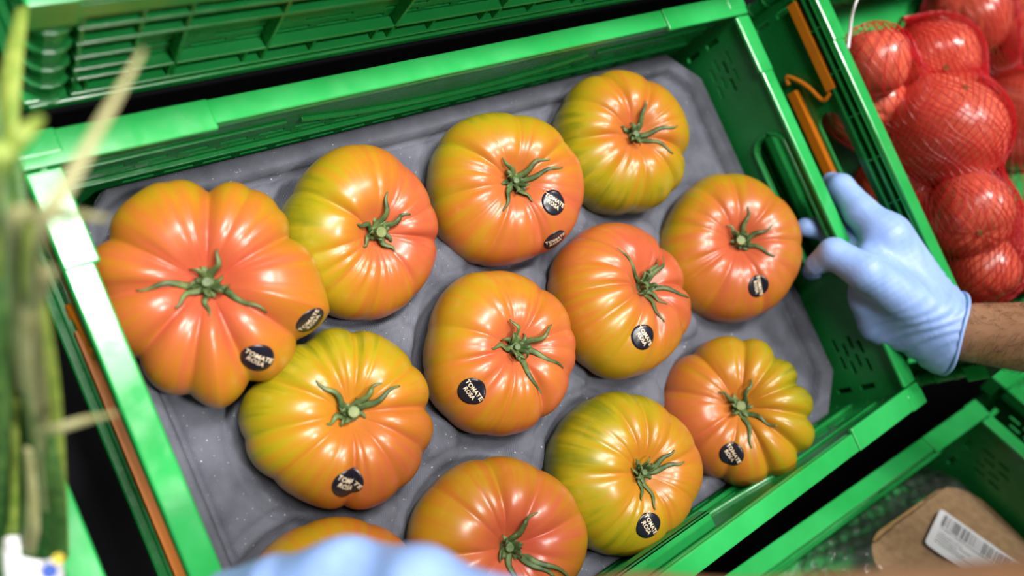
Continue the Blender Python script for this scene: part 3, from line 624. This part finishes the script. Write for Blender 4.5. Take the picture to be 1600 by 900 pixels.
# ------------------------------------------------------------------ film-wrapped card tray with label, lower right crate
def LO(x, y, z): return LP + TILT @ Vector((x, y, z))
def wrapped():
    h = .064
    root = empty('packed_tray', LO(-.112, -.106, -.1135), TILT)
    tag(root, 'brown card tray under clear film with a white barcode label, lower right crate', 'packaged tray')
    V = []; F = []; ang = D2(-2); N = 48
    def out(s, z):
        o = []
        for u, v in rrect(0, 0, (.092 * s), .068 * s, .042 * s, 11):
            o.append((u * math.cos(ang) - v * math.sin(ang), u * math.sin(ang) + v * math.cos(ang), z))
        return o
    prof = [(.86, .0), (1.0, .040), (1.0, .0415), (.97, .0415), (.90, .0395), (.82, .0400)]
    n = len(out(1, 0))
    for s, z in prof: V += out(s, z)
    for i in range(len(prof) - 1):
        for k in range(n): F.append((i * n + k, i * n + (k + 1) % n, (i + 1) * n + (k + 1) % n, (i + 1) * n + k))
    F.append(tuple(reversed(range(n)))); F.append(tuple((len(prof) - 1) * n + k for k in range(n)))
    mesh_obj('card_tray', V, F, CARD, root, False, .0006)
    # film
    fm = bpy.data.materials.new('clear_film'); fm.use_nodes = True; nt = fm.node_tree; nt.nodes.clear()
    o_ = nt.nodes.new('ShaderNodeOutputMaterial'); mx = nt.nodes.new('ShaderNodeMixShader'); tr = nt.nodes.new('ShaderNodeBsdfTransparent'); gl = nt.nodes.new('ShaderNodeBsdfGlossy'); fr = nt.nodes.new('ShaderNodeFresnel')
    gl.inputs['Roughness'].default_value = .13; fr.inputs['IOR'].default_value = 1.5; tr.inputs[0].default_value = (.95, .95, .95, 1)
    nt.links.new(fr.outputs[0], mx.inputs[0]); nt.links.new(tr.outputs[0], mx.inputs[1]); nt.links.new(gl.outputs[0], mx.inputs[2]); df = nt.nodes.new('ShaderNodeBsdfDiffuse'); m2 = nt.nodes.new('ShaderNodeMixShader'); m2.inputs[0].default_value = .05; df.inputs[0].default_value = (.8, .8, .8, 1); nt.links.new(mx.outputs[0], m2.inputs[1]); nt.links.new(df.outputs[0], m2.inputs[2]); nt.links.new(m2.outputs[0], o_.inputs[0])
    xs = np.linspace(-.160, .098, 130); ys = np.linspace(-.090, .093, 100); X, Y = np.meshgrid(xs, ys, indexing='ij')
    e = np.maximum(0, np.maximum(np.abs(X) - .086, np.abs(Y) - .063)); r_ = np.random.default_rng(3)
    Z = .0435 - np.minimum(.040, e * 1.0)
    wr = np.zeros_like(X)
    for q in range(16):
        a = r_.uniform(0, 3.14); f = r_.uniform(60, 330); wr += np.abs(np.sin(f * (X * math.cos(a) + Y * math.sin(a)) + r_.uniform(0, 6))) * r_.uniform(.2, 1)
    Z += (wr - wr.mean()) * (.0004 + .0030 * np.clip(e / .02, 0, 1)); Z = np.maximum(Z, .0425 * (e < .001))
    I = np.arange(X.size).reshape(X.shape); FQ = np.stack([I[:-1, :-1], I[1:, :-1], I[1:, 1:], I[:-1, 1:]], -1).reshape(-1, 4)
    mesh_obj('clear_film', np.stack([X, Y, np.maximum(Z, .002)], -1).reshape(-1, 3), FQ, fm, root, True)
    # label lying on the film
    lw, lh = .088, .055; la = D2(-75); lc = Vector((.014, .001, .0475))
    lab = empty('tmp', (0, 0, 0)); bpy.data.objects.remove(lab)
    def LB(u, v, z): return (lc.x + u * math.cos(la) - v * math.sin(la), lc.y + u * math.sin(la) + v * math.cos(la), lc.z + z)
    pl = rrect(0, 0, lw / 2, lh / 2, .004, 4); m_ = len(pl)
    L = mesh_obj('barcode_label', [LB(u, v, 0) for u, v in pl] + [LB(u, v, .0004) for u, v in pl], [tuple(range(m_ - 1, -1, -1)), tuple(range(m_, 2 * m_))] + [(k, (k + 1) % m_, m_ + (k + 1) % m_, m_ + k) for k in range(m_)], WHITE, root)
    b = MB(); u = -lw / 2 + .006
    while u < lw / 2 - .006:
        wd = random.choice((.0005, .0005, .001, .0015)); q = [LB(u, .0065, .0006), LB(u + wd, .0065, .0006), LB(u + wd, .0235, .0006), LB(u, .0235, .0006)]
        b.add(q, [(0, 1, 2, 3)]); u += wd + random.choice((.0006, .0010, .0016))
    b.obj('barcode', INK, L)
    t = MB()
    for row, (v0, hh, ln) in enumerate(((.0030, .0016, .066), (-.0030, .0012, .024), (-.0065, .0012, .034), (-.0100, .0012, .020), (-.0135, .0012, .030), (-.0170, .0012, .044))):
        u = -lw / 2 + .007
        while u < -lw / 2 + .007 + ln:
            wd = random.uniform(.0006, .0022); t.add([LB(u, v0, .0006), LB(u + wd, v0, .0006), LB(u + wd, v0 + hh, .0006), LB(u, v0 + hh, .0006)], [(0, 1, 2, 3)]); u += wd + random.choice((.0005, .0005, .0012))
    t.obj('small_print', INK, L)
wrapped()

# ------------------------------------------------------------------ spring onions at the left edge
def onions():
    root = empty('spring_onion_bunch', (-.372, .004, -.115)); tag(root, 'bunch of long green spring onions with white label band at the left edge', 'vegetables')
    inv = root.matrix_world.inverted()
    m1 = leafy('onion_leaf_dark', (.035, .095, .020), (.085, .18, .038)); m2 = leafy('onion_leaf_light', (.16, .25, .03), (.30, .37, .07)); m3 = leafy('onion_leaf_pale', (.26, .25, .10), (.38, .36, .18))
    def leaf(ctrl, rad, m, flat=.35):
        pts = catmull([PD(*c) for c in ctrl], 8); n = len(pts)
        MB().tube([inv_p(p) for p in pts], lerp_list(rad, n), 10, flat, inv.to_3x3() @ (ROT @ Vector((0, 0, 1)))).obj('leaf', m, root, True)
    loc0 = Vector((-.372, .004, -.115))
    def inv_p(p): return p - loc0
    leaf([(50, 900, .44), (40, 720, .36), (34, 520, .31), (22, 320, .30), (10, 180, .31)], [.0100, .0105, .0090, .006, .003], m1)
    leaf([(84, 905, .43), (76, 760, .355), (50, 600, .32), (38, 420, .30), (25, 330, .30)], [.0080, .0082, .0062, .005, .002], m1)
    leaf([(92, 890, .42), (86, 760, .36), (74, 600, .315), (52, 450, .29), (44, 320, .285)], [.0060, .0058, .0056, .0048, .002], m2)
    leaf([(2, 900, .40), (0, 650, .33), (2, 400, .30), (12, 160, .31), (34, 14, .33)], [.009, .0085, .0065, .0052, .003], m2)
    leaf([(-20, 880, .40), (-15, 560, .30), (-12, 300, .29), (-22, 80, .30)], [.011, .009, .007, .003], m1)
    leaf([(72, 700, .34), (60, 560, .29), (50, 430, .245), (70, 345, .225), (110, 280, .225), (160, 190, .235), (224, 78, .255)], [.0026, .0026, .0024, .0022, .0021, .0017, .0008], m3)
    leaf([(0, 560, .31), (-14, 400, .28), (-12, 262, .25), (15, 230, .25), (40, 205, .25), (66, 182, .26)], [.0034, .0036, .0036, .0034, .0029, .0012], m2)
    leaf([(30, 620, .32), (22, 470, .27), (20, 345, .235), (70, 335, .24), (120, 336, .25), (172, 342, .26)], [.0024, .0024, .0022, .0018, .0015, .0007], m3)
    leaf([(70, 800, .36), (60, 720, .31), (66, 678, .292), (95, 668, .285), (135, 656, .285), (182, 646, .285)], [.0022, .0020, .0018, .0018, .0015, .0007], m3)
    leaf([(60, 700, .33), (44, 600, .29), (40, 520, .27), (52, 470, .26), (66, 430, .25), (76, 414, .25)], [.0034, .0032, .0030, .0034, .0038, .0024], m3)
    leaf([(60, 900, .40), (46, 860, .35), (50, 820, .33), (50, 770, .32), (44, 700, .31)], [.0044, .0040, .0040, .003, .002], m3)
    # stalk ends down to the crate floor
    for k in range(7):
        a = k * .9; p = Vector((-.372 + .016 * math.cos(a), .004 + .014 * math.sin(a), -.115)); q = PD(40 + 14 * math.cos(a), 890, .42 + .006 * k)
        MB().tube([inv_p(p), inv_p((p + q) / 2), inv_p(q)], [.006, .0075, .0075], 10).obj('stalk', m3 if k % 2 else m1, root, True)
    # paper label band wrapped over the stalks
    U = ROT @ Vector((1, 0, 0)); W_ = ROT @ Vector((0, 1, 0)); N_ = ROT @ Vector((0, 0, 1)); c = PD(56, 900, .345); V = []; n = 24
    for t_ in (0, 1):
        for j in range(5):
            for k in range(n + 1):
                a = D2(-35 + 250 * k / n); r = .0105 - .0006 * t_ + .0008 * math.sin(5 * a + j)
                V.append(inv_p(c + U * (r * math.cos(a) - .004 * (j / 4 - .5)) + N_ * (r * math.sin(a)) + W_ * (-.020 + .0315 * j / 4 - .004 * math.cos(a))))
    F = []; q = n + 1; o_ = 5 * q
    for j in range(4):
        for k in range(n):
            f = (j * q + k, j * q + k + 1, (j + 1) * q + k + 1, (j + 1) * q + k); F.append(f); F.append(tuple(o_ + i for i in reversed(f)))
    band = mesh_obj('label_band', V, F, WHITE, root, True)
    def spot(px, py, r, m, nm):
        p = inv_p(PD(px, py, .3325)); ns = 16
        MB().add([p + U * r * math.cos(2 * math.pi * k / ns) + W_ * r * math.sin(2 * math.pi * k / ns) + N_ * z for z in (0, -.0012) for k in range(ns)],
                 [tuple(range(ns)), tuple(range(2 * ns - 1, ns - 1, -1))] + [(k, ns + k, ns + (k + 1) % ns, (k + 1) % ns) for k in range(ns)]).obj(nm, m, band)
    spot(76, 893, .0030, BLUEINK, 'blue_print'); spot(90, 874, .0022, YELINK, 'yellow_print')
onions()

# ------------------------------------------------------------------ the person: right hand on the crate handle, left hand reaching over the crate
def A3(v): return np.array(v, float)
def person():
    root = empty('person', (.27, -1.0, -.15)); tag(root, 'person in light blue gloves, bare forearms, gripping the tomato crate by its handle', 'person')
    off = A3(root.location)
    nb = A3(ROT @ Vector((0, 0, 1)))                       # towards the viewer: the back of the right hand faces this way
    # --- right hand joints (metres)
    wr = A3(PD(1478, 518, .738)); kn_i = A3(PD(1388, 372, .742)); kn_m = A3(PD(1372, 420, .738)); kn_r = A3(PD(1368, 462, .744)); kn_p = A3(PD(1378, 500, .752))
    i1 = A3(PD(1343, 330, .758)); i2 = A3(PD(1313, 293, .772)); i3 = A3(PD(1299, 284, .785))
    m1 = A3(PD(1322, 372, .775)); m2 = A3(PD(1285, 358, .782)); m3 = A3(PD(1258, 355, .776))
    r1 = A3(PD(1325, 420, .790)); r2 = A3(PD(1288, 420, .792)); r3 = A3(PD(1268, 424, .782))
    p1 = A3(PD(1335, 455, .795)); p2 = A3(PD(1303, 446, .797)); p3 = A3(PD(1286, 440, .790))
    t0 = A3(PD(1425, 470, .720)); t1 = A3(PD(1352, 425, .716)); t2 = A3(PD(1302, 396, .728)); t3 = A3(PD(1275, 414, .742))
    def hand(P):
        fl = (nb, .62)
        palm = smin(capsule(P, wr, kn_i, .027, .022, fl), capsule(P, wr, kn_m, .029, .024, fl), .012)
        palm = smin(palm, capsule(P, wr, kn_r, .029, .024, fl), .012); palm = smin(palm, capsule(P, wr, kn_p, .028, .022, fl), .012)
        palm = smin(palm, capsule(P, wr + (t0 - wr) * .3, t1, .024, .0150), .014)
        fi = smin(capsule(P, kn_i, i1, .0180, .0148), smin(capsule(P, i1, i2, .0148, .0124), capsule(P, i2, i3, .0124, .0092), .003), .003)
        fm = smin(capsule(P, kn_m, m1, .0150, .0115), smin(capsule(P, m1, m2, .0115, .0105), capsule(P, m2, m3, .0105, .0088), .003), .003)
        fr = smin(capsule(P, kn_r, r1, .0145, .0105), smin(capsule(P, r1, r2, .0105, .0098), capsule(P, r2, r3, .0098, .0082), .003), .003)
        fp = smin(capsule(P, kn_p, p1, .0130, .0092), smin(capsule(P, p1, p2, .0092, .0085), capsule(P, p2, p3, .0085, .0072), .003), .003)
        ft = smin(capsule(P, t1, t2, .0158, .0134), capsule(P, t2, t3, .0134, .0098), .003)
        fing = np.minimum(np.minimum(fi, fm), np.minimum(fr, fp)); d = smin(palm, fing, .007); d = smin(d, ft, .006)
        # cuff: glove opens slightly over the wrist
        cu = A3(PD(1466, 516, .738)); ce = A3(PD(1487, 521, .736))
        d = smin(d, capsule(P, wr + (kn_m - wr) * .12, ce, .030, .0362, (nb, .84)), .010)
        # stretch folds of the thin rubber
        ax = (kn_m - wr); ax = ax / np.linalg.norm(ax); s = (P - wr) @ ax; side = (P - wr) @ A3(ROT @ Vector((.25, .97, 0)))
        env = np.exp(-((s - .012) / .030) ** 2)
        d = d + .0009 * env * np.sin(s * 520 + side * 210 + 2.2 * np.sin(side * 130)) + .00018 * np.exp(-((s - .075) / .05) ** 2) * np.sin(s * 900 + side * 330)
        # open end of the cuff
        e2 = (ce - cu) / np.linalg.norm(ce - cu); cut = (P - ce) @ e2
        return np.maximum(d, cut)
    pts = np.array([wr, kn_i, kn_p, i3, m3, r3, p3, t3, t2, A3(PD(1500, 520, .735))])
    V, F = surface_nets(hand, pts.min(0) - .04, pts.max(0) + .04, .0016)
    g = mesh_obj('glove', V - off, F, NITRILE, root, True); sm = g.modifiers.new('sm', 'SMOOTH'); sm.iterations = 4; sm.factor = .5
    g['label'] = 'right light blue rubber glove with a rolled cuff'
    cuffc = A3(PD(1487, 521, .736)); dirc = (A3(PD(1487, 521, .736)) - A3(PD(1466, 516, .738))); dirc /= np.linalg.norm(dirc)
    s1 = np.cross(dirc, nb); s1 /= np.linalg.norm(s1); n1 = np.cross(s1, dirc)
    ring = [cuffc + s1 * (.0364 * math.cos(a)) + n1 * (.0306 * math.sin(a)) + dirc * (.0015 * math.sin(3 * a)) - off for a in np.linspace(0, 2 * math.pi, 49)]
    MB().tube([Vector(p) for p in ring], .0016, 8).obj('rolled_cuff', NITRILE, g, True)
    # --- left hand, palm down over the near left of the crate, fingers to the left
    a = lambda px, py, d: A3(PD(px, py, d))
    al = lambda px, py, d: a(px, py + 20, d)
    lw = a(775, 1055, .290); lk = [al(545, 892, .318), al(530, 950, .322), al(525, 995, .328), al(533, 1035, .336)]
    lf = [[al(430, 896, .330), al(356, 914, .345), al(316, 940, .360)], [al(425, 950, .334), al(345, 985, .350), al(315, 1020, .368)], [al(430, 1005, .340), al(360, 1035, .358), al(330, 1065, .376)], [al(450, 1050, .350), al(400, 1080, .366), al(375, 1105, .380)]]
    lt = [al(655, 905, .304), al(600, 902, .314), al(560, 895, .330)]
    def lhand(P):
        fl = (nb, .60); d = capsule(P, lw, lk[0], .026, .0165, fl)
        for k in lk[1:]: d = smin(d, capsule(P, lw, k, .028, .019, fl), .012)
        d = smin(d, capsule(P, lw, lt[0], .024, .0150), .012)
        fs = None
        for k, f in zip(lk, lf):
            c = smin(capsule(P, k, f[0], .0125, .0118), smin(capsule(P, f[0], f[1], .0118, .0105), capsule(P, f[1], f[2], .0105, .0085), .003), .003)
            fs = c if fs is None else smin(fs, c, .006)
        d = smin(d, fs, .014)
        d = smin(d, smin(capsule(P, lt[0], lt[1], .0145, .0125), capsule(P, lt[1], lt[2], .0125, .009), .003), .007)
        return d
    allp = np.array([lw] + lk + [q for f in lf for q in f] + lt)
    V, F = surface_nets(lhand, allp.min(0) - .035, allp.max(0) + .035, .0022)
    g2 = mesh_obj('glove', V - off, F, NITRILE, root, True); sm = g2.modifiers.new('sm', 'SMOOTH'); sm.iterations = 3
    g2['label'] = 'left light blue rubber glove, blurred close to the lens'
    # --- one continuous body: forearms, upper arms, shoulders
    rw = wr; r_in = a(1445, 514, .744); r_far = a(1610, 528, .700); rdir = (r_far - rw) / np.linalg.norm(r_far - rw); relb = rw + rdir * .265
    lfar = a(1280, 1072, .250); ldir = (lfar - lw) / np.linalg.norm(lfar - lw); lelb = lw + ldir * .26
    rs = A3((.49, -.66, .46)); ls = A3((.10, -.66, .50)); chest = A3((.29, -.80, .33)); hip = A3((.27, -1.0, -.05))
    def body(P):
        d = smin(capsule(P, r_in, rw + rdir * .10, .0225, .0335, (nb, .78)), capsule(P, rw + rdir * .11, relb, .0315, .046), .02)
        d = smin(d, capsule(P, relb, rs, .044, .056), .02)
        e = smin(capsule(P, lw, lw + ldir * .05, .024, .028), capsule(P, lw + ldir * .05, lelb, .028, .042), .02)
        e = smin(e, capsule(P, lelb, ls, .042, .056), .02); d = np.minimum(d, e)
        t = smin(capsule(P, rs, ls, .075, .075), capsule(P, chest, hip, .135, .125), .05)
        return smin(d, t, .03)
    bp = np.array([r_in, lw, relb, lelb, rs, ls, chest, hip])
    V, F = surface_nets(body, bp.min(0) - .15, bp.max(0) + .15, .0055)
    bo = mesh_obj('body', V - off, F, SKIN, root, True); sm = bo.modifiers.new('sm', 'SMOOTH'); sm.iterations = 6
    def shirt(P):
        d = smin(capsule(P, rs + (relb - rs) * .45, rs, .062, .068), capsule(P, ls + (lelb - ls) * .45, ls, .062, .068), .001)
        t = smin(capsule(P, rs, ls, .085, .085), capsule(P, chest, hip, .146, .138), .05); return smin(d, t, .03)
    V, F = surface_nets(shirt, bp.min(0) - .18, bp.max(0) + .18, .009)
    so = mesh_obj('shirt', V - off, F, SHIRT, root, True); so['label'] = 'dark short-sleeved work shirt'
    # hairs on the right forearm
    hb = MB(); r2 = random.Random(5); sd = np.cross(rdir, nb); sd /= np.linalg.norm(sd); nn = np.cross(sd, rdir)
    bv = BVHTree.FromPolygons([tuple(v.co) for v in bo.data.vertices], [tuple(p.vertices) for p in bo.data.polygons])
    for k in range(1000):
        s = r2.uniform(.014, .19); th = r2.uniform(-.35, math.pi + .35); nv = sd * math.cos(th) + nn * math.sin(th)
        h, nrm, _, _ = bv.ray_cast(Vector(rw + rdir * s + nv * .09 - off), Vector(-nv), .12)
        if h is None: continue
        c = A3(h); tg = np.cross(rdir, nv); an = r2.gauss(.6, .45); ln = r2.uniform(.006, .013); dv = -rdir * math.cos(an) * .7 + tg * math.sin(an) * (1 if math.cos(th) > -.2 else -1)
        P = [c - nv * .0012 + dv * ln * u + nv * (.0026 * math.sin(u * 3.0)) + tg * .002 * u * u for u in (0, .35, .7, 1)]
        hb.tube([Vector(p) for p in P], [.00012, .00011, .00009, .00005], 3, cap=False)
    ho = hb.obj('arm_hair', HAIR, bo); ho['kind'] = 'stuff'
person()
